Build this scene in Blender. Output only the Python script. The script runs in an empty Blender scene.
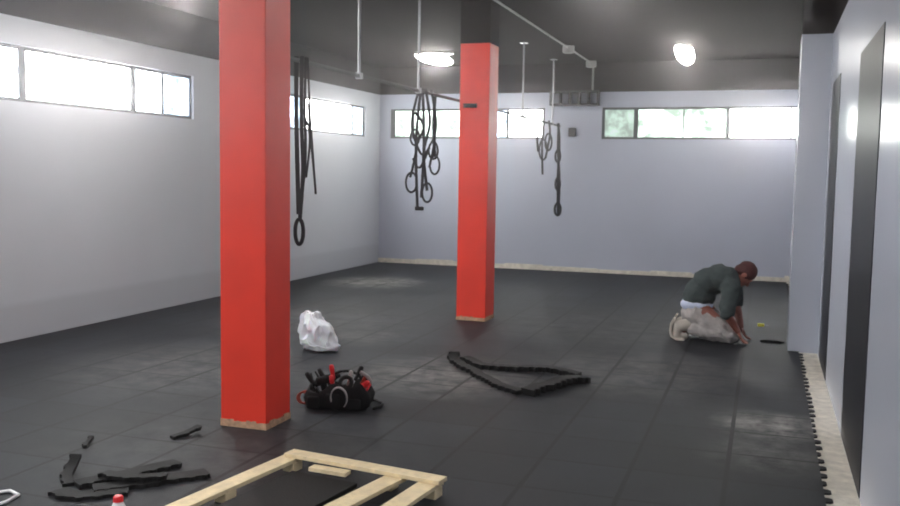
import bpy, bmesh, math, random
from mathutils import Vector, Matrix, noise
import numpy as np
random.seed(4)
C=bpy.context; D=bpy.data
def link(o):
    C.scene.collection.objects.link(o); return o
# ---------------------------------------------------------------- materials
def lin(c):
    return tuple((x/255/12.92 if x/255<=.04045 else ((x/255+.055)/1.055)**2.4) for x in c)+(1,)
def mat(name,rgb,rough=.6,metal=0,var=.12,scale=6,bump=.0,bscale=60,spec=.5,trans=0):
    m=D.materials.new(name); m.use_nodes=True; nt=m.node_tree; N=nt.nodes; L=nt.links
    b=N['Principled BSDF']; b.inputs['Roughness'].default_value=rough; b.inputs['Metallic'].default_value=metal
    b.inputs['Specular IOR Level'].default_value=spec
    tc=N.new('ShaderNodeTexCoord'); n=N.new('ShaderNodeTexNoise'); n.inputs['Scale'].default_value=scale; n.inputs['Detail'].default_value=5
    L.new(tc.outputs['Object'],n.inputs['Vector'])
    r=N.new('ShaderNodeMapRange'); r.inputs['From Min'].default_value=.3; r.inputs['From Max'].default_value=.7
    r.inputs['To Min'].default_value=1-var; r.inputs['To Max'].default_value=1+var
    L.new(n.outputs['Fac'],r.inputs['Value'])
    mx=N.new('ShaderNodeVectorMath'); mx.operation='SCALE'; mx.inputs[0].default_value=lin(rgb)[:3]
    L.new(r.outputs['Result'],mx.inputs['Scale']); L.new(mx.outputs[0],b.inputs['Base Color'])
    if bump>0:
        n2=N.new('ShaderNodeTexNoise'); n2.inputs['Scale'].default_value=bscale; L.new(tc.outputs['Object'],n2.inputs['Vector'])
        bp=N.new('ShaderNodeBump'); bp.inputs['Strength'].default_value=bump; bp.inputs['Distance'].default_value=.01
        L.new(n2.outputs['Fac'],bp.inputs['Height']); L.new(bp.outputs[0],b.inputs['Normal'])
    if trans: b.inputs['Transmission Weight'].default_value=trans
    return m
DK=(25,17,18)
def wallmat(name,rgb,dark,zedge,rough,spec=.5,low=None):
    m=mat(name,rgb,rough,var=.035,scale=1.0,bump=.05,bscale=40,spec=spec); nt=m.node_tree;N=nt.nodes;L=nt.links;b=N['Principled BSDF']
    src=b.inputs['Base Color'].links[0].from_socket
    g=N.new('ShaderNodeNewGeometry'); s=N.new('ShaderNodeSeparateXYZ'); L.new(g.outputs['Position'],s.inputs[0])
    c=N.new('ShaderNodeMath'); c.operation='GREATER_THAN'; c.inputs[1].default_value=zedge; L.new(s.outputs['Z'],c.inputs[0])
    mx=N.new('ShaderNodeMix'); mx.data_type='RGBA'; L.new(c.outputs[0],mx.inputs['Factor']); L.new(src,mx.inputs['A']); mx.inputs['B'].default_value=lin(dark)
    out=mx.outputs['Result']
    if low:
        c2=N.new('ShaderNodeMapRange'); c2.inputs['From Min'].default_value=low[1]+.03; c2.inputs['From Max'].default_value=low[1]-.03; L.new(s.outputs['Z'],c2.inputs['Value'])
        mx2=N.new('ShaderNodeMix'); mx2.data_type='RGBA'; L.new(c2.outputs[0],mx2.inputs['Factor']); L.new(out,mx2.inputs['A']); mx2.inputs['B'].default_value=lin(low[0]); out=mx2.outputs['Result']
    L.new(out,b.inputs['Base Color'])
    sp=N.new('ShaderNodeMapRange'); sp.inputs['To Min'].default_value=spec; sp.inputs['To Max'].default_value=.05; L.new(c.outputs[0],sp.inputs['Value']); L.new(sp.outputs[0],b.inputs['Specular IOR Level'])
    return m
def emis(name,rgb,strength,green=0.,scale=3.,dk=(.34,.52,.36),lo=.42,hi=.62):
    m=D.materials.new(name); m.use_nodes=True; nt=m.node_tree;N=nt.nodes;L=nt.links
    b=N['Principled BSDF']; b.inputs['Base Color'].default_value=(.3,.3,.3,1); b.inputs['Roughness'].default_value=.3
    tc=N.new('ShaderNodeTexCoord'); n=N.new('ShaderNodeTexNoise'); n.inputs['Scale'].default_value=scale; n.inputs['Detail'].default_value=6; n.inputs['Roughness'].default_value=.65
    L.new(tc.outputs['Object'],n.inputs['Vector'])
    r=N.new('ShaderNodeMapRange'); r.inputs['From Min'].default_value=lo; r.inputs['From Max'].default_value=hi
    r.inputs['To Min'].default_value=0; r.inputs['To Max'].default_value=green; L.new(n.outputs['Fac'],r.inputs['Value'])
    mx=N.new('ShaderNodeMix'); mx.data_type='RGBA'; L.new(r.outputs['Result'],mx.inputs['Factor'])
    a=Vector(lin(rgb)[:3])*strength; g=Vector(dk)
    mx.inputs['A'].default_value=(*a,1); mx.inputs['B'].default_value=(*g,1)
    L.new(mx.outputs['Result'],b.inputs['Emission Color']); b.inputs['Emission Strength'].default_value=1
    return m
M={}
M['wall']=wallmat('painted_wall',(182,186,202),DK,2.95,.5)
M['wallL']=wallmat('painted_wall_plinth',(197,200,207),DK,2.95,.5,low=((186,189,196),.33))
M['wallR']=wallmat('satin_wall',(190,195,208),DK,2.90,.25,.6)
M['ceil']=mat('dark_ceiling',(25,17,18),.9,var=.2,scale=.8,spec=.05)
M['conc']=mat('bare_floor',(226,219,206),.8,var=.18,scale=14,bump=.3)
M['frame']=mat('window_frame',(84,86,88),.5)
M['paneA']=emis('bright_pane',(245,250,255),17,1,4,(.9,1.,1.1),.50,.68)
M['paneC']=emis('bluish_pane',(215,232,255),6,1,5,(.5,.66,.85),.42,.62)
M['paneG']=emis('leafy_pane',(232,250,238),4.,1,4.5,(.40,.57,.45),.40,.60)
M['paneD']=emis('dim_leafy_pane',(200,230,215),1.0,1,5,(.18,.28,.22),.38,.6)
M['paneB']=emis('sunlit_pane',(255,255,250),32,1,6,(1.0,1.1,.85),.54,.7)
M['red']=mat('red_paint',(240,64,46),.42,var=.07,scale=3,spec=.4)
M['plaster']=mat('raw_plaster',(196,160,130),.9,var=.3,scale=30)
M['black']=mat('black_rubber',(13,13,14),.7,var=.2,scale=30,bump=.3,bscale=150,spec=.3)
M['strap']=mat('black_webbing',(34,31,36),.8,spec=.2)
M['steel']=mat('brushed_steel',(150,150,155),.35,metal=.8)
M['conduit']=mat('grey_conduit',(150,148,146),.5)
M['dgrey']=mat('dark_metal',(60,58,62),.6)
M['door']=mat('dark_satin_panel',(25,26,35),.42,spec=.17,var=.05)
M['wood']=mat('pine_wood',(238,218,178),.7,var=.12,scale=20,bump=.15)
M['plastic']=mat('white_film',(235,238,245),.4,var=.03,trans=0); M['plastic'].node_tree.nodes['Principled BSDF'].inputs['Subsurface Weight'].default_value=.15
M['lampw']=mat('lamp_housing',(200,200,200),.5)
M['lampe']=emis('lamp_glow',(255,252,245),45,0)
M['fabric']=mat('black_fabric',(18,16,18),.85,var=.2,scale=40,bump=.4,bscale=200,spec=.2)
M['redp']=mat('red_plastic',(225,40,48),.4)
M['greyp']=mat('grey_plastic',(165,160,160),.5)
M['orange']=mat('orange_brown',(160,60,45),.5)
M['skin']=mat('skin',(160,98,84),.55,var=.08,scale=20)
M['shirt']=mat('faded_green_shirt',(72,80,80),.9,var=.16,scale=12,bump=.5,bscale=24,spec=.2)
M['pants']=mat('offwhite_trousers',(184,178,176),.9,var=.28,scale=12,bump=.8,bscale=20,spec=.2)
M['white']=mat('pale_blue_cotton',(205,214,238),.8)
M['bottle']=mat('white_bottle',(225,225,228),.5)
M['shoe']=mat('tan_shoe',(196,188,178),.8)
M['sole']=mat('pale_sole',(222,212,200),.8)
M['hair']=mat('reddish_dark_hair',(78,34,34),.7,var=.3,scale=60)
M['yellow']=mat('yellow_plastic',(225,215,80),.5)
def floormat():
    m=mat('rubber_tiles',(29,31,37),.6,var=.25,scale=1.6,bump=.35,bscale=160,spec=.26); nt=m.node_tree;N=nt.nodes;L=nt.links;b=N['Principled BSDF']
    src=b.inputs['Base Color'].links[0].from_socket
    def node(t,**k):
        n=N.new(t)
        for a,v in k.items(): setattr(n,a,v)
        return n
    g=node('ShaderNodeNewGeometry'); 
    off=node('ShaderNodeVectorMath',operation='SUBTRACT'); L.new(g.outputs['Position'],off.inputs[0]); off.inputs[1].default_value=(.36,.03,.2)
    sc=node('ShaderNodeVectorMath',operation='SCALE'); sc.inputs['Scale'].default_value=2; L.new(off.outputs[0],sc.inputs[0])
    fl=node('ShaderNodeVectorMath',operation='FLOOR'); L.new(sc.outputs[0],fl.inputs[0])
    wn=node('ShaderNodeTexWhiteNoise'); wn.noise_dimensions='3D'; L.new(fl.outputs[0],wn.inputs['Vector'])
    tr=node('ShaderNodeMapRange'); tr.inputs['To Min'].default_value=.72; tr.inputs['To Max'].default_value=1.35; L.new(wn.outputs['Value'],tr.inputs['Value'])
    fr=node('ShaderNodeVectorMath',operation='FRACTION'); L.new(sc.outputs[0],fr.inputs[0])
    sp=node('ShaderNodeSeparateXYZ'); L.new(fr.outputs[0],sp.inputs[0])
    def seam(sock,w):
        a=node('ShaderNodeMath',operation='SUBTRACT'); L.new(sock,a.inputs[0]); a.inputs[1].default_value=.5
        c=node('ShaderNodeMath',operation='ABSOLUTE'); L.new(a.outputs[0],c.inputs[0])
        d=node('ShaderNodeMath',operation='GREATER_THAN'); L.new(c.outputs[0],d.inputs[0]); d.inputs[1].default_value=.5-w
        return d.outputs[0]
    sx=seam(sp.outputs[0],.026); sy=seam(sp.outputs[1],.018)
    mxs=node('ShaderNodeMath',operation='MAXIMUM'); L.new(sx,mxs.inputs[0]); L.new(sy,mxs.inputs[1])
    m1=node('ShaderNodeVectorMath',operation='SCALE'); L.new(src,m1.inputs[0]); L.new(tr.outputs[0],m1.inputs['Scale'])
    n=node('ShaderNodeTexNoise'); n.inputs['Scale'].default_value=5; n.inputs['Detail'].default_value=8; n.inputs['Roughness'].default_value=.7; L.new(g.outputs['Position'],n.inputs['Vector'])
    last=None
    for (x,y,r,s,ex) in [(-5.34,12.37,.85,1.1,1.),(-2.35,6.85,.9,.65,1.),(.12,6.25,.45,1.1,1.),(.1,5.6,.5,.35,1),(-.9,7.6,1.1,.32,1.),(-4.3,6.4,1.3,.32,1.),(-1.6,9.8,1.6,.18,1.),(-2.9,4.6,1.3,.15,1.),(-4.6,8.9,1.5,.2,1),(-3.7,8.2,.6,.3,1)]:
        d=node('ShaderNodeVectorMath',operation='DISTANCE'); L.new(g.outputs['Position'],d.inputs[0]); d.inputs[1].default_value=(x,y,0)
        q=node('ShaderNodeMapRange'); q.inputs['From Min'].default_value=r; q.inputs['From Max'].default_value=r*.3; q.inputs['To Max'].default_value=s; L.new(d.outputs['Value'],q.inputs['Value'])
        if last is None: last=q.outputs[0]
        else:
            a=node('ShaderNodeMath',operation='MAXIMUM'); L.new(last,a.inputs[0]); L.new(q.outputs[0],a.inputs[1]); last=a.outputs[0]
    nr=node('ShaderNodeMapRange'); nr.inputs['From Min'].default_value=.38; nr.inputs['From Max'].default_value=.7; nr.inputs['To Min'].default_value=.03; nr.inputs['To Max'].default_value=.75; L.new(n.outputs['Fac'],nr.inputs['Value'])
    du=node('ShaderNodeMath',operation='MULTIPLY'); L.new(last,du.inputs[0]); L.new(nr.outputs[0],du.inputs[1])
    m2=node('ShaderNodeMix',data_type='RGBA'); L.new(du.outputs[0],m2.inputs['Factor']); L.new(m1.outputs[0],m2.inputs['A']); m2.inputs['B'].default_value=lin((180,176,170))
    m3=node('ShaderNodeMix',data_type='RGBA'); L.new(mxs.outputs[0],m3.inputs['Factor']); L.new(m2.outputs['Result'],m3.inputs['A']); m3.inputs['B'].default_value=lin((4,4,5))
    L.new(m3.outputs['Result'],b.inputs['Base Color'])
    return m
M['floor']=floormat()
# ---------------------------------------------------------------- mesh helpers
def obj(name,bm,mats,loc=(0,0,0),parent=None,smooth=False,**props):
    me=D.meshes.new(name); bm.normal_update(); bm.to_mesh(me); bm.free()
    for mm in (mats if isinstance(mats,(list,tuple)) else [mats]): me.materials.append(mm)
    if smooth:
        for p in me.polygons: p.use_smooth=True
    o=D.objects.new(name,me); o.location=loc; link(o)
    if parent: o.parent=parent
    for k,v in props.items(): o[k]=v
    return o
def box(bm,a,b,mi=0,bev=0):
    x0,y0,z0=a;x1,y1,z1=b
    vs=[bm.verts.new(v) for v in [(x0,y0,z0),(x1,y0,z0),(x1,y1,z0),(x0,y1,z0),(x0,y0,z1),(x1,y0,z1),(x1,y1,z1),(x0,y1,z1)]]
    fs=[bm.faces.new([vs[i] for i in f]) for f in [(0,3,2,1),(4,5,6,7),(0,1,5,4),(1,2,6,5),(2,3,7,6),(3,0,4,7)]]
    for f in fs: f.material_index=mi
    if bev:
        es=list({e for f in fs for e in f.edges})
        r=bmesh.ops.bevel(bm,geom=es,offset=bev,segments=2,affect='EDGES',profile=.5)
        for f in r['faces']: f.material_index=mi
    return vs
def tube(bm,pts,r,seg=8,mi=0,closed=False,flat=None):
    pts=[Vector(p) for p in pts]; n=len(pts); rings=[]
    up=Vector((0,0,1)); prev=None
    for i,p in enumerate(pts):
        if closed: t=pts[(i+1)%n]-pts[i-1]
        else: t=pts[min(i+1,n-1)]-pts[max(i-1,0)]
        t.normalize()
        if prev is None:
            a=Vector(flat[2]) if flat else (up if abs(t.z)<.9 else Vector((1,0,0)))
        else: a=prev
        a=(a-t*a.dot(t)); a=a.normalized() if a.length>1e-4 else t.orthogonal().normalized()
        prev=a; b=t.cross(a)
        rr=r[i] if isinstance(r,(list,tuple)) else r
        if flat:
            ring=[bm.verts.new(p+a*flat[0]*sa+b*flat[1]*sb) for sa,sb in [(1,1),(1,-1),(-1,-1),(-1,1)]]
        else: ring=[bm.verts.new(p+(a*math.cos(2*math.pi*k/seg)+b*math.sin(2*math.pi*k/seg))*rr) for k in range(seg)]
        rings.append(ring)
    s=len(rings[0])
    for i in range(n if closed else n-1):
        A=rings[i];B=rings[(i+1)%n]
        for k in range(s):
            f=bm.faces.new([A[k],A[(k+1)%s],B[(k+1)%s],B[k]]); f.material_index=mi
    if not closed:
        bm.faces.new(rings[0][::-1]).material_index=mi; bm.faces.new(rings[-1]).material_index=mi
def torus(bm,c,axis,R,r,mi=0,sy=1.,seg=24):
    q=Vector(axis).to_track_quat('Z','Y'); c=Vector(c)
    tube(bm,[c+q@Vector((R*math.cos(t*2*math.pi/seg),R*sy*math.sin(t*2*math.pi/seg),0)) for t in range(seg)],r,8,mi,True)
def ell(bm,c,r,rot=None,seg=20,mi=0):
    mtx=Matrix.Translation(Vector(c))@((rot if rot else Matrix()))@Matrix.Diagonal((*r,1))
    res=bmesh.ops.create_uvsphere(bm,u_segments=seg,v_segments=seg//2+2,radius=1,matrix=mtx)
    for v in res['verts']:
        for f in v.link_faces: f.material_index=mi
    return res['verts']
def empty(name,loc,label,cat,**k):
    e=D.objects.new(name,None); e.location=loc; e.empty_display_size=.1; link(e); e['label']=label; e['category']=cat
    for a,b in k.items(): e[a]=b
    return e
S=dict(kind='structure')
# ---------------------------------------------------------------- room shell
XL,XR,YB,YF,ZC=-6.5,.51,15.2,-3.0,3.42
WZ0,WZ1=2.19,2.70
bm=bmesh.new()
pts=[(XL,YF),(.36,YF)]
y=YF+.05; k=0
while y<14.9:
    if 9.0<y<9.75: y+=.8; continue
    d=.036*random.choice([1,1,.9,.6])
    pts+=[(.345,y),(.345+d*.6,y+.003),(.345+d,y+.016),(.345+d,y+.058),(.345+d*.6,y+.070),(.345,y+.073)]
    y+=.135+random.uniform(-.005,.005)
pts+=[(.36,YB),(XL,YB)]
vs=[bm.verts.new((a,b,0)) for a,b in pts]; f=bm.faces.new(vs)
r=bmesh.ops.extrude_face_region(bm,geom=[f]); bmesh.ops.translate(bm,verts=[v for v in r['geom'] if isinstance(v,bmesh.types.BMVert)],vec=(0,0,-.012))
bmesh.ops.recalc_face_normals(bm,faces=bm.faces)
obj('floor',bm,M['floor'],**S)
bm=bmesh.new(); box(bm,(XL-.2,YF-.2,-.12),(XR+.2,YB+.2,-.008)); obj('trim_1',bm,M['conc'],**S)
bm=bmesh.new(); box(bm,(XL-.2,YF-.2,ZC),(XR+.2,YB+.2,ZC+.15)); obj('ceiling',bm,M['ceil'],**S)
winL=[(.2,3.2),(4.0,9.57),(11.65,14.6)]
bm=bmesh.new()
box(bm,(XL-.2,YF,-.02),(XL,YB,WZ0)); box(bm,(XL-.2,YF,WZ1),(XL,YB,ZC))
e=[YF]+[v for w in winL for v in w]+[YB]
for i in range(0,len(e),2): box(bm,(XL-.2,e[i],WZ0),(XL,e[i+1],WZ1))
obj('wall_left',bm,M['wallL'],**S)
winB=[(-6.3,-3.53),(-2.58,.42)]
bm=bmesh.new()
box(bm,(XL-.2,YB,-.02),(XR+.2,YB+.2,WZ0)); box(bm,(XL-.2,YB,WZ1),(XR+.2,YB+.2,ZC))
e=[XL-.2]+[v for w in winB for v in w]+[XR+.2]
for i in range(0,len(e),2): box(bm,(e[i],YB,WZ0),(e[i+1],YB+.2,WZ1))
obj('wall_back',bm,M['wall'],**S)
bm=bmesh.new(); box(bm,(XL-.2,YF-.2,-.02),(XR+.2,YF,ZC)); obj('wall_front',bm,M['wall'],**S)
doors=[(7.85,8.76,2.42),(4.98,6.20,2.36)]
bm=bmesh.new(); box(bm,(XR,YF,-.02),(XR+.2,YB,ZC)); obj('wall_right',bm,M['wallR'],**S)
for i,(a,b,h) in enumerate(doors):
    bm=bmesh.new(); box(bm,(XR-.004,a,0.0),(XR+.05,b,h),bev=.001)
    d=obj('door_%d'%(i+1),bm,M['door'],**S)
bm=bmesh.new(); box(bm,(.25,9.1,-.02),(XR,9.6,ZC)); obj('wall_pilaster',bm,M['wallR'],**S)
bm=bmesh.new()
x=XL
while x<XR-.01:
    x2=min(x+random.uniform(.25,.7),XR); box(bm,(x,YB-.02-random.random()*.01,-.0),(x2-.004,YB,random.uniform(.055,.095))); x=x2
obj('baseboard_back',bm,M['conc'],**S)
def window(idx,axis,pos,span,panes,out):
    bm=bmesh.new(); keys=['frame']
    def bx(a,b,z0,z1,d0,d1,mi):
        if axis=='x': box(bm,(pos+out*d0 if out>0 else pos+out*d1,a,z0),(pos+out*d1 if out>0 else pos+out*d0,b,z1),mi)
        else: box(bm,(a,pos+d0,z0),(b,pos+d1,z1),mi)
    a0,b0=span
    bx(a0,b0,WZ0,WZ0+.035,.03,.11,0); bx(a0,b0,WZ1-.035,WZ1,.03,.11,0)
    prev=a0
    for a,b,k in panes:
        if k not in keys: keys.append(k)
        bx(prev,a,WZ0+.035,WZ1-.035,.03,.11,0); prev=b
        bx(a,b,WZ0+.035,WZ1-.035,.045,.055,keys.index(k))
    bx(prev,b0,WZ0+.035,WZ1-.035,.03,.11,0)
    obj('window_%d'%idx,bm,[M[k] for k in keys],**S)
window(1,'x',XL,(.2,3.2),[(.25,1.65,'paneA'),(1.72,3.15,'paneA')],-1)  # unseen window, added to bring light onto the near walls
window(2,'x',XL,(4.0,9.57),[(4.05,5.3,'paneA'),(5.38,6.87,'paneA'),(6.96,8.46,'paneB'),(8.54,9.0,'paneA'),(9.04,9.54,'paneC')],-1)
window(3,'x',XL,(11.65,14.6),[(11.7,12.35,'paneC'),(12.42,14.1,'paneB'),(14.16,14.55,'paneC')],-1)
window(4,'y',YB,(-6.3,-3.53),[(-6.22,-5.92,'paneG'),(-5.86,-4.95,'paneG'),(-4.88,-4.2,'paneC'),(-4.15,-3.58,'paneB')],1)
window(5,'y',YB,(-2.58,.42),[(-2.54,-2.07,'paneD'),(-2.0,-1.3,'paneG'),(-1.28,-.64,'paneG'),(-.58,.3,'paneB'),(.33,.4,'paneA')],1)
# ---------------------------------------------------------------- columns
def column(x0,x1,y0,y1,label,ztop,tape):
    e=empty('column',((x0+x1)/2,(y0+y1)/2,0),label,'column')
    cx,cy=(x0+x1)/2,(y0+y1)/2
    bm=bmesh.new(); box(bm,(x0-cx,y0-cy,.035),(x1-cx,y1-cy,ztop),bev=.006); obj('shaft',bm,M['red'],parent=e)
    bm=bmesh.new(); 
    g=.003
    for side in range(4):
        n=14
        for i in range(n):
            h=random.uniform(.025,.05)
            if side%2==0:
                a=x0-cx+(x1-x0)*i/n; b=x0-cx+(x1-x0)*(i+1)/n; yy=(y0-cy if side==0 else y1-cy)
                box(bm,(a,yy-g,0),(b,yy+g,h))
            else:
                a=y0-cy+(y1-y0)*i/n; b=y0-cy+(y1-y0)*(i+1)/n; xx=(x0-cx if side==1 else x1-cx)
                box(bm,(xx-g,a,0),(xx+g,b,h))
    box(bm,(x0-cx,y0-cy,0),(x1-cx,y1-cy,.036))
    obj('bare_base',bm,M['plaster'],parent=e,label='chipped unpainted plaster edge')
    bm=bmesh.new(); box(bm,(x0-cx,y0-cy,ztop),(x1-cx,y1-cy,ZC)); obj('upper_shaft',bm,M['ceil'],parent=e,label='dark painted top section')
    if tape:
        bm=bmesh.new(); box(bm,(-.12,y0-cy-.012,2.30),(.03,y0-cy,2.345)); obj('tape_strip',bm,M['black'],parent=e,label='short black tape strip')
    return e
column(-3.18,-2.86,4.95,5.26,'square red painted column beside the black tool bag',3.0,False)
column(-3.16,-2.83,9.56,9.90,'square red painted column with a dark upper end',2.98,True)
# ---------------------------------------------------------------- lamps
def light(loc,energy,size):
    l=D.lights.new('lamp_light','AREA'); l.shape='DISK'; l.size=size; l.energy=energy; l.color=(1,.97,.95)
    o=D.objects.new('lamp_light',l); o.location=loc; return link(o)
def batten(x,y,en):
    e=empty('ceiling_lamp',(x,y,ZC),'glowing wide tubular lamp on the dark ceiling','lamp')
    bm=bmesh.new(); box(bm,(-.3,-.07,-.04),(.3,.07,0),bev=.01); obj('housing',bm,M['lampw'],parent=e)
    bm=bmesh.new(); ell(bm,(0,0,-.10),(.31,.10,.085),Matrix.Rotation(.2,4,'Y')); obj('lamp_shade',bm,M['lampe'],parent=e,smooth=True)
    l=light((0,0,-.25),en,.12); l.parent=e; l.name='light'
def dome(x,y,en):
    e=empty('ceiling_lamp',(x,y,ZC),'round glowing dome lamp on the dark ceiling','lamp')
    bm=bmesh.new(); tube(bm,[(0,0,0),(0,0,-.03)],.10,24); obj('housing',bm,M['lampw'],parent=e)
    bm=bmesh.new(); ell(bm,(0,0,-.10),(.12,.12,.18),Matrix.Rotation(-.5,4,'Y')); obj('lamp_shade',bm,M['lampe'],parent=e,smooth=True)
    l=light((0,0,-.30),en,.12); l.parent=e; l.name='light'
batten(-4.85,13.4,22); dome(-1.16,13.45,22)
batten(-4.98,7.2,38); dome(-1.16,7.2,28); batten(-4.98,1.5,110); dome(-1.16,1.5,60)  # lamps out of view, added as extra light for the near room
# ---------------------------------------------------------------- conduit
e=empty('electrical_conduit',(-2.74,13.17,ZC),'thin grey conduit with round junction boxes under the ceiling','pipe')
bm=bmesh.new(); tube(bm,[(0,-9,-.03),(0,0,-.03),(0,1.98,-.03)],.013); tube(bm,[(0,1.99,-.03),(0,1.99,-.46)],.017); obj('pipe',bm,M['conduit'],parent=e)
for yy in (0,1.8):
    bm=bmesh.new(); tube(bm,[(0,yy,0),(0,yy,-.09)],.085,20); tube(bm,[(0,yy,-.09),(0,yy,-.1)],.07,20); obj('junction_box',bm,M['conduit'],parent=e)
# ---------------------------------------------------------------- rail with rods
RX,RZ=-3.27,2.4
e=empty('suspended_rail',(RX,9,RZ),'long steel rail hung from the ceiling on vertical rods','rail')
bm=bmesh.new(); tube(bm,[(0,-3.35,0),(0,6.18,0)],.016,10); obj('rail',bm,M['dgrey'],parent=e)
for yy in (-3.2,-1.8,-.4,3.7,5.6):
    bm=bmesh.new(); tube(bm,[(0,yy,.0),(0,yy,ZC-RZ)],.013,10); box(bm,(-.025,yy-.025,-.025),(.025,yy+.025,.025)); box(bm,(-.05,yy-.05,ZC-RZ-.012),(.05,yy+.05,ZC-RZ))
    obj('hanging_rod',bm,M['steel'],parent=e)
bm=bmesh.new()
for zz in (2.74,2.95): box(bm,(-3.42,15.02,zz-.015),(-2.62,15.2,zz+.015))
for i in range(6): xx=-3.41+i*.155; box(bm,(xx-.012,15.03,2.74),(xx+.012,15.19,2.95))
o=obj('wall_bracket',bm,M['dgrey'],label='dark metal bracket frame bolted high on the end wall',category='bracket')
bm=bmesh.new(); box(bm,(-3.12,15.14,2.23),(-3.0,15.2,2.37),bev=.008); box(bm,(-3.09,15.13,2.27),(-3.03,15.14,2.33))
obj('switch_box',bm,M['dgrey'],label='small dark switch box on the end wall',category='switch')
# ---------------------------------------------------------------- hanging straps
def strapset(loc,label,spec,group='exercise straps hanging from the rail'):
    e=empty('suspension_strap',loc,label,'exercise strap',group=group)
    for kind,a in spec:
        bm=bmesh.new()
        if kind=='strap':
            pts,w=a
            P=[Vector(p) for p in pts]; Q=[]
            for i in range(len(P)-1):
                p0=P[max(i-1,0)];p1=P[i];p2=P[i+1];p3=P[min(i+2,len(P)-1)]
                for t in [k/6 for k in range(6)]:
                    Q.append(.5*((2*p1)+(-p0+p2)*t+(2*p0-5*p1+4*p2-p3)*t*t+(-p0+3*p1-3*p2+p3)*t**3))
            Q.append(P[-1]); tube(bm,Q,1,flat=(w,.004,(.9,.4,0))); obj('strap',bm,M['strap'],parent=e)
        elif kind=='ring':
            c,ax,R,r,sy=a; torus(bm,c,ax,R,r,sy=sy); obj('ring',bm,M['strap'],parent=e,smooth=True)
        elif kind=='handle':
            c,l=a; tube(bm,[(c[0]-l,c[1],c[2]),(c[0]+l,c[1],c[2])],.02,10); obj('handle',bm,M['strap'],parent=e,smooth=True)
    return e
ax=(.3,-.95,0)
strapset((RX,6.12,RZ),'black webbing strap bundle with oval ring beside the red column',
 [('strap',([(-.01,0,.03),(-.01,0,-.4),(.0,0,-.8),(.01,0,-1.12)],.016)),('strap',([(0.035,0,.03),(.03,0,-.4),(.045,0,-.8),(.02,0,-1.16)],.014)),('strap',([(.065,0,.02),(.06,0,-.3),(.065,0,-.7),(.035,0,-1.0),(0.02,0,-1.16)],.010)),
  ('strap',([(.07,.02,.02),(.09,.02,-.35),(.12,.02,-.75),(.14,.02,-.97)],.008)),('strap',([(.14,.02,-.97),(.1,.02,-.6),(.07,.02,-.3)],.006)),
  ('strap',([(.03,.02,-.35),(.09,.02,-.55),(.06,.02,-.85)],.008)),
  ('ring',((.015,0,-1.25),ax,.030,.015,3.1))])
strapset((RX,8.72,RZ),'tangled black webbing straps with hoops hanging from the rail',
 [('strap',([(-.02,0,.03),(-.06,0,-.4),(-.06,0,-.75),(-.04,0,-1.15)],.014)),('strap',([(.03,0,.03),(.08,0,-.3),(.02,0,-.6),(.06,0,-.98)],.014)),
  ('strap',([(-.05,.02,.02),(-.12,.02,-.3),(-.07,.02,-.55),(-.13,.02,-.85)],.012)),('strap',([(.08,.02,.02),(.14,0,-.25),(.13,0,-.5),(.08,0,-.75)],.012)),
  ('strap',([(-.1,0,-.42),(0,0,-.62),(.1,0,-.5),(.14,0,-.35)],.012)),('strap',([(.0,0,.03),(.02,0,-.5),(.0,0,-1.05)],.014)),
  ('strap',([(-.08,0,-.2),(.02,0,-.35),(-.06,0,-.5)],.014)),('strap',([(.08,0,-.55),(-.02,0,-.75),(-.1,0,-.66)],.012)),
  ('ring',((-.11,0,-.9),ax,.055,.011,1.8)),('ring',((.12,0,-.58),ax,.045,.011,1.9)),('ring',((-.09,.03,-.45),ax,.045,.011,1.7)),('ring',((.05,.03,-1.0),ax,.05,.011,1.9)),('handle',((-.02,0,-1.16),.04))])
strapset((RX,9.1,RZ),'short black strap with a hoop hanging from the rail',
 [('strap',([(.0,0,.03),(-.02,0,-.3),(.0,0,-.62)],.016)),('ring',((.0,0,-.72),ax,.05,.011,1.9))])
strapset((RX,14.1,RZ),'short grey-black straps bunched on the rail end',
 [('strap',([(-.02,0,.03),(-.04,0,-.3),(-.02,0,-.8)],.016)),('strap',([(.06,0,.03),(.08,0,-.2),(.02,0,-.55)],.016)),('strap',([(-.08,0,.03),(-.12,0,-.2),(-.1,0,-.45)],.016)),('ring',((-.02,0,-.42),ax,.06,.014,2.6)),('ring',((.06,0,-.3),ax,.05,.014,2.6))])
strapset((RX,14.85,RZ),'long black strap with knotted loops near the end wall',
 [('strap',([(.04,0,.03),(.07,0,-.3),(.06,0,-.9),(.08,0,-1.45)],.02)),('strap',([(.05,0,.03),(.05,0,-.4),(.09,0,-.9),(.08,0,-1.45)],.018)),
  ('ring',((.07,0,-1.36),ax,.05,.018,2.0)),('ring',((.06,0,-.95),ax,.04,.016,2.4)),('ring',((.05,0,-.5),ax,.04,.016,2.4))])
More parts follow.
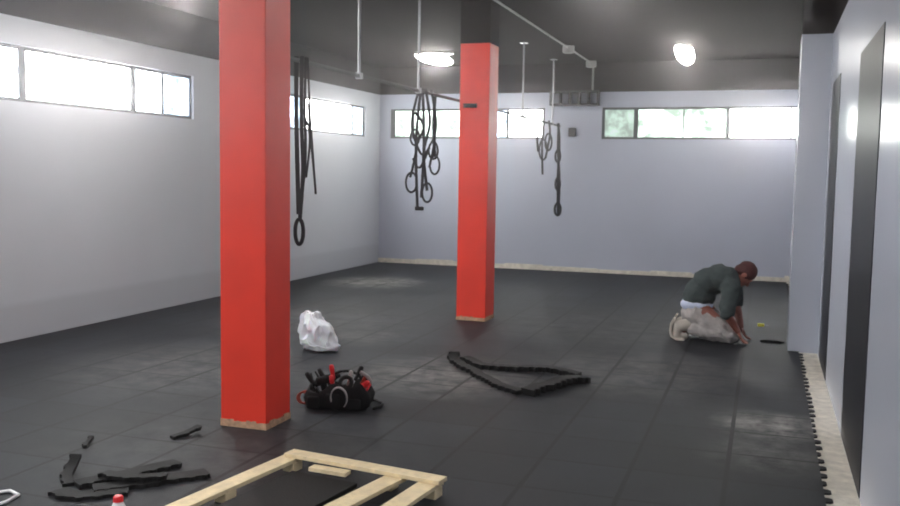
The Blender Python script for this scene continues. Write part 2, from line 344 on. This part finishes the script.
# ---------------------------------------------------------------- rubber strips
def strip(path,w,label,group,name='rubber_strip',th=.018,jag=.014,wob=.15):
    P=[Vector(p) for p in path]; Q=[]
    for i in range(len(P)-1):
        p0=P[max(i-1,0)];p1=P[i];p2=P[i+1];p3=P[min(i+2,len(P)-1)]
        L=(p2-p1).length; n=max(4,int(L/.012))
        for k in range(n):
            t=k/n; Q.append(.5*((2*p1)+(-p0+p2)*t+(2*p0-5*p1+4*p2-p3)*t*t+(-p0+3*p1-3*p2+p3)*t**3))
    Q.append(P[-1])
    c=sum(Q,Vector())/len(Q); c.z=0
    bm=bmesh.new(); rows=[]
    for i,q in enumerate(Q):
        t=(Q[min(i+1,len(Q)-1)]-Q[max(i-1,0)]).normalized(); s=Vector((t.y,-t.x,0)).normalized()
        nz=noise.noise(Vector((q.x*9,q.y*9,0)))*w*wob
        a=-w/2+nz; b=w/2+nz+(jag if (i//2)%3==0 else random.uniform(0,jag*.3))
        q=q-c
        rows.append([bm.verts.new(q+s*a),bm.verts.new(q+s*b),bm.verts.new(q+s*b+Vector((0,0,th))),bm.verts.new(q+s*a+Vector((0,0,th)))])
    for A,B in zip(rows,rows[1:]):
        for k in range(4): bm.faces.new([A[k],A[(k+1)%4],B[(k+1)%4],B[k]])
    bm.faces.new(rows[0][::-1]); bm.faces.new(rows[-1])
    bmesh.ops.recalc_face_normals(bm,faces=bm.faces)
    return obj(name,bm,M['black'],loc=c,label=label,category='rubber strip',group=group)
g='black rubber offcuts forming a loop'
strip([(-2.45,7.38,.06),(-2.38,7.24,.02),(-2.07,6.92,.0),(-1.85,6.64,.0),(-1.64,6.47,0)],.075,'long black rubber offcut with a notched edge and raised end',g,th=.03,jag=.02,wob=.3)
strip([(-1.60,6.47,.0),(-1.48,6.70,.01),(-1.40,6.90,.015),(-1.28,7.06,.0)],.10,'short thick black rubber offcut with a notched edge',g,th=.045,jag=.03,wob=.3)
strip([(-2.34,7.34,.03),(-2.15,7.25,.0),(-1.9,7.21,.01),(-1.6,7.25,.02),(-1.34,7.19,.0)],.085,'long black rubber offcut with a notched edge',g,th=.038,jag=.02,wob=.3)
g='black rubber offcuts beside the pallet'
strip([(-3.42,3.94,.06),(-3.40,3.88,.02),(-3.34,3.78,.0),(-3.25,3.70,0)],.05,'curled black rubber offcut lying on the floor',g)
strip([(-3.22,3.70,.0),(-3.08,3.93,.0),(-2.96,4.18,.0)],.09,'flat black rubber offcut on the floor',g,th=.024)
strip([(-3.10,3.68,.0),(-2.91,3.87,.0),(-2.72,4.10,.0)],.10,'flat black rubber offcut beside another',g,th=.022)
strip([(-3.24,3.60,.0),(-3.12,3.58,.0),(-2.92,3.72,.0)],.09,'short black rubber offcut on the floor',g,th=.018)
strip([(-3.16,3.84,.026),(-3.02,3.82,.03),(-2.84,3.92,.026)],.06,'short black rubber offcut lying across two others',g,th=.018)
strip([(-3.28,4.58,.0),(-3.24,4.66,.01),(-3.21,4.76,.03)],.04,'tiny black rubber scrap',g)
strip([(-3.67,4.36,.02),(-3.65,4.29,.0),(-3.62,4.24,.0)],.02,'tiny black rubber scrap',g)
strip([(.02,9.52,0),(.1,9.5,.01),(.22,9.52,0)],.07,'black rubber offcut in front of the kneeling person','offcut by the person')
# ---------------------------------------------------------------- pallet
pe=empty('wooden_pallet',(-2.36,4.40,0),'pale pine pallet frame with black rubber sheets in it','pallet')
ang=math.atan2(-.14,.99); pe.rotation_euler=(0,0,ang)
def board(n,x0,x1,y0,y1,z0,z1,rz=0):
    bm=bmesh.new(); cx,cy=(x0+x1)/2,(y0+y1)/2
    box(bm,(x0-cx,y0-cy,z0),(x1-cx,y1-cy,z1),bev=.003); o=obj(n,bm,M['wood'],parent=pe,loc=(cx,cy,0)); o.rotation_euler=(0,0,rz); return o
for x0,x1,rz in [(-.04,.06,.0),(.585,.69,-.05),(.82,.925,.03)]: board('top_board',x0,x1,-1.2,-.0,.05,.072,rz)
for y1 in (0,-1.12): board('cross_board',-.01,.925,y1-.09,y1,.073,.095)
for x0 in (0,.60,.85): 
    for y1 in (-.02,-.56,-1.12): board('block',x0-.01,x0+.06,y1-.08,y1,.0,.05)
board('loose_piece',.20,.42,-.16,-.10,.05,.072,.05)
for i,(zz,dx) in enumerate([(.002,0),(.024,.01)]):
    bm=bmesh.new(); box(bm,(.10+dx,-1.0,zz-.0),(.52-dx,-.17-dx,zz+.02),bev=.003)
    o=obj('rubber_sheet',bm,M['black'],loc=(-2.36,4.40,0),label='black rubber sheet lying inside the pallet frame',category='rubber sheet',group='rubber sheets in the pallet'); o.rotation_euler=(0,0,ang)
# ---------------------------------------------------------------- plastic bag
e=empty('plastic_bag',(-3.76,7.38,0),'crumpled white plastic carrier bag standing on the floor','bag')
bm=bmesh.new(); vs=ell(bm,(0,0,0),(1,1,1),seg=72)
for v in vs:
    p=v.co.copy(); h=(p.z+1)/2
    rad=math.hypot(p.x,p.y); a=math.atan2(p.y,p.x)
    if h<.5: prof=.15*min(1,(h/.06)**.5 if h<.06 else 1)
    else: prof=.15*(1-.55*((h-.5)/.5)**1.8)
    R=prof if rad>1e-5 else 0
    nz=noise.noise(Vector((p.x*1.8,p.y*1.8,p.z*1.8)))*.035+abs(noise.noise(Vector((math.cos(a)*2.4,math.sin(a)*2.4,h*3))))*.05*(.5+h)
    R=max(.0,R-nz) if rad>1e-5 else 0
    v.co=Vector((math.cos(a)*R*1.2-.06*h*h+.02+.03*(h<.2),math.sin(a)*R*.85,h*.33+noise.noise(p*2.5)*.03*(h>.05)))
    v.co.z=max(v.co.z,0)
obj('bag_body',bm,M['plastic'],parent=e,smooth=False)
for dx in (-.085,.01):
    bm=bmesh.new(); tube(bm,[(dx-.02,0,.25),(dx-.02,.0,.31),(dx-.00,.0,.35),(dx+.02,.005,.34),(dx+.035,0,.26)],1,flat=(.03,.006,(0,1,.2))); obj('handle',bm,M['plastic'],parent=e)
# ---------------------------------------------------------------- tool bag
TB=Vector((-2.70,5.66,0))
e=empty('tool_bag',TB,'open black fabric tool bag crammed with hand tools','tool bag'); e.rotation_euler=(0,0,.25)
bm=bmesh.new()
def ringr(w,d,z,r=.05,n=6,am=1):
    out=[]
    base=[]
    for cx,cy,a0 in ((w-r,d-r,0),(-w+r,d-r,90),(-w+r,-d+r,180),(w-r,-d+r,270)):
        for k in range(n+1):
            a=math.radians(a0+90*k/n); base.append((cx+r*math.cos(a),cy+r*math.sin(a)))
    P=[]
    for i in range(len(base)):
        x0,y0=base[i];x1,y1=base[(i+1)%len(base)]; L=math.hypot(x1-x0,y1-y0); m_=6 if L>.05 else 1
        for k in range(m_): P.append((x0+(x1-x0)*k/m_,y0+(y1-y0)*k/m_))
    for x,y in P:
        nz=noise.noise(Vector((x*9,y*9,z*9+3)))*.03*am
        l=math.hypot(x,y); zz=z+(noise.noise(Vector((x*7,y*7,1.7)))*.09 if z>.12 else 0)
        out.append(bm.verts.new((x+x/l*nz,y+y/l*nz,max(0,zz))))
    return out
rs=[ringr(.19,.11,0,am=.5),ringr(.215,.135,.03),ringr(.225,.145,.08),ringr(.215,.14,.12),ringr(.205,.13,.165),ringr(.195,.12,.165),ringr(.18,.11,.05,am=.5)]
for A,B in zip(rs,rs[1:]):
    for k in range(len(A)): bm.faces.new([A[k],A[(k+1)%len(A)],B[(k+1)%len(A)],B[k]])
bm.faces.new(rs[0][::-1]); bm.faces.new(rs[-1])
obj('body',bm,M['fabric'],parent=e,smooth=True)
for i,(x,wd,h) in enumerate([(-.15,.045,.10),(-.02,.05,.12),(.12,.05,.09)]):
    bm=bmesh.new(); box(bm,(x-wd,-.165,.015),(x+wd,-.125,h),bev=.016); obj('pocket',bm,M['fabric'],parent=e,smooth=True)
for sgn,kk in ((-1,-.8),(1,1)):
    bm=bmesh.new(); tube(bm,[(-.11,sgn*.13,.11)]+[(-.11*math.cos(t)+.03*kk,sgn*(.13-.05*math.sin(t)*abs(kk)),.14+.09*kk*math.sin(t)*(1 if kk>0 else .7)) for t in [k*math.pi/8 for k in range(9)]]+[(.11,sgn*.13,.11)],.009,8); obj('handle',bm,M['fabric'],parent=e,smooth=True)
bm=bmesh.new(); tube(bm,[(.055*math.cos(t)+.03,-.178-.012*math.sin(t),.10+.075*math.sin(t)) for t in [k*math.pi/10-.9 for k in range(15)]],1,flat=(.008,.004,(0,1,0))); obj('strap',bm,M['greyp'],parent=e,label='pale webbing strap loop')
G='hand tools in the tool bag'
def tool_screwdriver(loc,r,m,label):
    t=empty('screwdriver',loc,label,'screwdriver',group=G); t.rotation_euler=r
    bm=bmesh.new(); tube(bm,[(0,0,.09),(0,0,.095),(0,0,.12),(0,0,.17),(0,0,.195),(0,0,.2)],[.008,.014,.013,.017,.015,.006],10); obj('handle',bm,m,parent=t,smooth=True)
    bm=bmesh.new(); tube(bm,[(0,0,-.02),(0,0,.09)],.0035,8); obj('shaft',bm,M['steel'],parent=t)
tool_screwdriver(TB+Vector((-.03,.0,.10)),(.25,-.05,0),M['redp'],'screwdriver with a thick red handle pointing up')
tool_screwdriver(TB+Vector((-.01,-.05,.05)),(.35,.02,0),M['redp'],'screwdriver with a thick red handle pointing up')
tool_screwdriver(TB+Vector((.05,.05,.09)),(-.2,.4,0),M['black'],'screwdriver with a black handle')
tool_screwdriver(TB+Vector((-.07,.03,.07)),(-.1,-.6,0),M['black'],'screwdriver with a black handle')
tool_screwdriver(TB+Vector((-.14,.0,.05)),(.2,-.5,0),M['black'],'screwdriver with a black handle')
tool_screwdriver(TB+Vector((.09,.0,.05)),(.1,.75,0),M['redp'],'screwdriver with a red handle leaning sideways')
tool_screwdriver(TB+Vector((.02,.06,.04)),(-.1,.15,0),M['greyp'],'screwdriver with a grey handle')
t=empty('hammer',TB+Vector((.11,.03,.09)),'claw hammer with a pale head sticking out of the bag','hammer',group=G); t.rotation_euler=(.2,.55,0)
bm=bmesh.new(); tube(bm,[(0,0,-.04),(0,0,.17)],.011,8); obj('handle',bm,M['orange'],parent=t)
bm=bmesh.new(); tube(bm,[(-.045,0,.165),(-.02,0,.168),(.02,0,.17),(.05,0,.155),(.07,0,.13)],[.013,.012,.012,.008,.004],10); obj('head',bm,M['greyp'],parent=t)
for k,(dx,dy,ry,rz) in enumerate([(.15,-.06,.7,.3),(-.17,.04,-.45,.2)]):
    t=empty('pliers',TB+Vector((dx,dy,.09)),'pliers with red grips sticking out of the bag' if k==0 else 'pliers with black grips sticking out of the bag','pliers',group=G); t.rotation_euler=(-.2,ry,rz)
    for s in (-1,1):
        bm=bmesh.new(); tube(bm,[(0,0,.02),(s*.018,0,.05),(s*.024,0,.09),(s*.016,0,.13)],[.006,.008,.008,.006],8); obj('grip',bm,M['redp'] if k==0 else M['black'],parent=t,smooth=True)
    bm=bmesh.new(); tube(bm,[(0,0,.025),(0,0,.0),(0,0,-.05)],[.014,.012,.004],8); obj('jaw',bm,M['steel'],parent=t)
t=empty('tape_roll',TB+Vector((.07,-.05,.18)),'roll of dark tape on top of the tools','tape',group=G); t.rotation_euler=(1.0,.2,0)
bm=bmesh.new(); torus(bm,(0,0,0),(0,0,1),.04,.014); obj('roll',bm,M['black'],parent=t,smooth=True)
t=empty('power_drill',TB+Vector((-.09,.05,.13)),'black cordless drill lying on the tools','drill',group=G); t.rotation_euler=(.2,-.25,.5)
bm=bmesh.new(); tube(bm,[(-.09,0,.05),(-.08,0,.05),(.03,0,.05),(.05,0,.05),(.08,0,.05)],[.022,.03,.028,.018,.012],12); tube(bm,[(-.04,0,.04),(-.055,0,-.06)],[.02,.018],10); obj('body',bm,M['fabric'],parent=t,smooth=True)
bm=bmesh.new(); tube(bm,[(.08,0,.05),(.14,0,.05)],.004,8); obj('bit',bm,M['steel'],parent=t)
bm=bmesh.new(); 
for k in range(3): torus(bm,(-.245+.008*k,-.07+.01*k,.052),(.5,-.8,.3),.036+.004*k,.006)
o=obj('cable_coil',bm,M['orange'],loc=TB,label='small coil of reddish cable against the bag',category='cable'); 
bm=bmesh.new(); tube(bm,[(.26,-.02,.012),(.28,.05,.012),(.26,.14,.012),(.19,.2,.012),(.1,.22,.012)],.01,8); obj('cable',bm,M['black'],loc=TB,smooth=True,label='black power cable lying behind the tool bag',category='cable')
# ---------------------------------------------------------------- bottle, cord, knife
e=empty('bottle',(-2.60,3.245,0),'small white bottle with a red cap','bottle')
bm=bmesh.new(); tube(bm,[(0,0,0),(0,0,.01),(0,0,.13),(0,0,.155),(0,0,.162)],[.03,.034,.034,.022,.016],20); obj('body',bm,M['bottle'],parent=e,smooth=True)
bm=bmesh.new(); tube(bm,[(0,0,.162),(0,0,.182),(0,0,.187)],[.022,.021,.016],20); obj('cap',bm,M['redp'],parent=e)
bm=bmesh.new(); tube(bm,[(-.12,-.1,.008),(-.1,0,.008),(-.03,.07,.008),(.05,.04,.008),(.07,-.06,.008),(.02,-.2,.008)],.009,8); obj('cable',bm,M['bottle'],loc=(-3.43,3.45,0),smooth=True,label='white cable curled on the floor',category='cable')
e=empty('utility_knife',(.02,10.5,0),'small yellow cutter lying on the floor','knife')
bm=bmesh.new(); box(bm,(-.05,-.02,0),(.02,.02,.03),bev=.006); obj('body',bm,M['yellow'],parent=e)
bm=bmesh.new(); box(bm,(.02,-.008,.012),(.06,.008,.014)); obj('blade',bm,M['steel'],parent=e)
# ---------------------------------------------------------------- person
PY=9.42
def cap(bm,a,ra,b,rb,n=5,sx=None):
    a=Vector(a);b=Vector(b)
    k=[(i/n) for i in range(n+1)]
    tube(bm,[a.lerp(b,t) for t in k],[ra+(rb-ra)*t for t in k],16)
    ell(bm,a,(ra,)*3,seg=16); ell(bm,b,(rb,)*3,seg=16)
def finish(name,bm,m,parent,vox,sm=6,**k):
    o=obj(name,bm,m,parent=parent,**k)
    r=o.modifiers.new('r','REMESH'); r.mode='VOXEL'; r.voxel_size=vox
    s=o.modifiers.new('s','SMOOTH'); s.iterations=sm; s.factor=.5
    dg=C.evaluated_depsgraph_get(); dg.update(); me=D.meshes.new_from_object(o.evaluated_get(dg))
    old=o.data; o.modifiers.clear(); o.data=me; D.meshes.remove(old)
    for p in me.polygons: p.use_smooth=True
    if not me.materials: me.materials.append(m)
    return o
e=empty('person',(-.45,PY,0),'person kneeling hunched forward in grey-green shirt and pale trousers','person')
def q(x,y,z): return Vector((x+.45,y,z))
kn={1:q(-.29,.17,.085),-1:q(-.27,-.15,.085)}
an={1:q(-.69,.12,.13),-1:q(-.68,-.13,.13)}
sh={1:q(-.27,.18,.565),-1:q(-.28,-.18,.555)}
el={1:q(-.24,.28,.33),-1:q(-.31,-.28,.31)}
wr={1:q(-.18,.09,.13),-1:q(-.20,-.20,.13)}
TS=[((-.60,0,.37),(.125,.165,.13)),((-.575,0,.47),(.13,.17,.125)),((-.50,0,.57),(.13,.18,.12)),((-.40,0,.61),(.13,.19,.115)),((-.33,0,.60),(.115,.19,.11))]
def torso(bm,g,k0=0):
    for c,r in TS[k0:]: ell(bm,q(*c),tuple(x+g for x in r))
def head(bm):
    F=Vector((.50,.05,-.86)).normalized(); T=Vector((.86,0,.5)); T=(T-F*T.dot(F)).normalized(); Sd=T.cross(F)
    hc=q(-.16,0,.665)
    R=Matrix((Sd,F,T)).transposed().to_4x4()
    def P(s,f,t): return hc+Sd*s+F*f+T*t
    ell(bm,P(0,-.01,.02),(.076,.095,.095),R)
    ell(bm,P(0,.025,-.045),(.058,.06,.07),R)
    ell(bm,P(0,.075,-.088),(.024,.02,.018),R)
    cap(bm,P(0,.082,.0),.009,P(0,.104,-.035),.014)
    ell(bm,P(0,.086,-.06),(.024,.01,.006),R); ell(bm,P(0,.085,-.069),(.02,.01,.006),R)
    for s in (1,-1):
        ell(bm,P(s*.078,-.005,-.01),(.01,.022,.034),R)
        ell(bm,P(s*.03,.073,.004),(.015,.012,.011),R)
        ell(bm,P(s*.03,.08,.022),(.022,.01,.007),R)
    return P,R,hc
bm=bmesh.new()
torso(bm,0)
for s in (1,-1): cap(bm,q(-.34,s*.09,.59),.085,sh[s],.062)
cap(bm,q(-.30,0,.62),.066,q(-.19,0,.65),.058)
P,R,hc=head(bm)
for s in (1,-1):
    cap(bm,sh[s],.052,el[s],.042); 
    m_=el[s].lerp(wr[s],.3); cap(bm,el[s],.041,m_,.042); cap(bm,m_,.042,wr[s],.027)
    hip=q(-.60,s*.09,.33)
    cap(bm,hip,.095,kn[s],.062); m_=kn[s].lerp(an[s],.35); cap(bm,kn[s],.06,m_,.06); cap(bm,m_,.06,an[s],.04)
    cap(bm,an[s],.04,q(-.79,s*.125,.05),.035)
    w=wr[s]; d=Vector((.40,-.15*s,-.82)).normalized() ; side=Vector((0,1,0)); side=(side-d*side.dot(d)).normalized(); nrm=d.cross(side)
    pc=w+d*.045; RR=Matrix((side,d,nrm)).transposed().to_4x4()
    ell(bm,pc,(.04,.05,.016),RR)
    for i,ln in enumerate((.062,.072,.068,.054)):
        st=w+d*.08+side*((i-1.5)*.021)
        k1=st+d*ln*.5+Vector((.012,0,.0)); k2=k1+Vector((ln*.45,0,-ln*.1)); 
        k1.z=max(k1.z,.012);k2.z=max(k2.z,.010)
        cap(bm,st,.0098,k1,.009,2); cap(bm,k1,.009,k2,.0075,2)
    t0=w+d*.03+side*(.034*s*-1); t1=t0+side*(-s*.03)+d*.03; t2=t1+d*.028+side*(s*.004); t1.z=max(t1.z,.014); t2.z=max(t2.z,.012)
    cap(bm,t0,.012,t1,.0105,2); cap(bm,t1,.0105,t2,.008,2)
finish('body',bm,M['skin'],e,.0055,3)
bm=bmesh.new()
g=.022; torso(bm,g,1)
ell(bm,q(-.585,0,.425),(.14+g,.17+g,.10+g))
for s in (1,-1):
    cap(bm,q(-.34,s*.09,.59),.085+g,sh[s],.07+g); cap(bm,sh[s],.066+g,sh[s].lerp(el[s],.95),.050+g)
cap(bm,q(-.30,0,.61),.07+g,q(-.23,0,.635),.062+g*.5)
for v in bm.verts:
    v.co+=Vector((noise.noise(v.co*14),noise.noise(v.co*14+Vector((5,0,0))),noise.noise(v.co*14+Vector((0,7,0)))))*.02
finish('shirt',bm,M['shirt'],e,.008,2)
bm=bmesh.new(); ell(bm,q(-.605,0,.345),(.160,.197,.08)); finish('undershirt',bm,M['white'],e,.009,2,label='pale blue undershirt hem')
bm=bmesh.new()
ell(bm,q(-.60,0,.265),(.155,.195,.125)); 
for s in (1,-1):
    hip=q(-.60,s*.09,.265); an2=kn[s].lerp(an[s],.82)
    cap(bm,hip,.12,kn[s],.086); m_=kn[s].lerp(an[s],.35); cap(bm,kn[s],.084,m_,.086); cap(bm,m_,.086,an2,.072)
for v in bm.verts:
    v.co+=Vector((noise.noise(v.co*17),noise.noise(v.co*17+Vector((5,0,0))),noise.noise(v.co*17+Vector((0,7,0)))))*.026
    v.co.z=max(v.co.z,.004)
finish('trousers',bm,M['pants'],e,.008,2)
for s in (1,-1):
    t=empty('shoe',(0,0,0),'','')
    for k in ('label','category'): del t[k]
    t.parent=e
    bm=bmesh.new(); a=an[s]
    cap(bm,a+Vector((-.005,0,.02)),.062,q(-.765,s*.135,.13),.058); cap(bm,q(-.765,s*.135,.13),.058,q(-.775,s*.135,.052),.05); cap(bm,q(-.775,s*.135,.052),.05,q(-.70,s*.135,.038),.036)
    finish('upper',bm,M['shoe'],t,.007,3)
    bm=bmesh.new(); tube(bm,[q(-.80,s*.135,.215),q(-.83,s*.135,.16),q(-.836,s*.135,.09),q(-.825,s*.135,.04),q(-.78,s*.135,.012),q(-.70,s*.135,.008)],1,flat=(.05,.010,(0,1,0))); obj('sole',bm,M['sole'],parent=t)
bm=bmesh.new(); ell(bm,P(0,-.018,.030),(.085,.102,.097),R); ell(bm,P(0,-.055,-.02),(.07,.06,.06),R)
for v in bm.verts: v.co+=(v.co-hc).normalized()*noise.noise(v.co*60)*.004
finish('hair',bm,M['hair'],e,.006,1)
# ---------------------------------------------------------------- world / camera
w=D.worlds.new('World'); C.scene.world=w; w.use_nodes=True; N=w.node_tree.nodes; L=w.node_tree.links
sky=N.new('ShaderNodeTexSky'); L.new(sky.outputs[0],N['Background'].inputs['Color']); N['Background'].inputs['Strength'].default_value=.3
# scattering volume added to imitate lens haze and bloom around the windows
vs_=N.new('ShaderNodeVolumeScatter'); vs_.inputs['Density'].default_value=.009; vs_.inputs['Anisotropy'].default_value=.93; vs_.inputs['Color'].default_value=(1,.95,.98,1)
L.new(vs_.outputs[0],N['World Output'].inputs['Volume'])
cd=D.cameras.new('camera'); cam=D.objects.new('camera',cd); link(cam)
r_=Vector((.9465,.3224,.0157)).normalized(); fw=Vector((-.32,.9435,-.0859)).normalized(); r_=(r_-fw*r_.dot(fw)).normalized(); u_=r_.cross(fw)
m=Matrix((r_,u_,-fw)).transposed().to_4x4(); m.translation=(0,0,1.6); cam.matrix_world=m
cd.sensor_width=36; cd.lens=36*.9274/.9; cd.clip_start=.05
cd.dof.use_dof=True; cd.dof.focus_distance=1.5; cd.dof.aperture_fstop=14
C.scene.camera=cam
C.scene.view_settings.view_transform='Standard'; C.scene.view_settings.look='None'; C.scene.view_settings.exposure=0
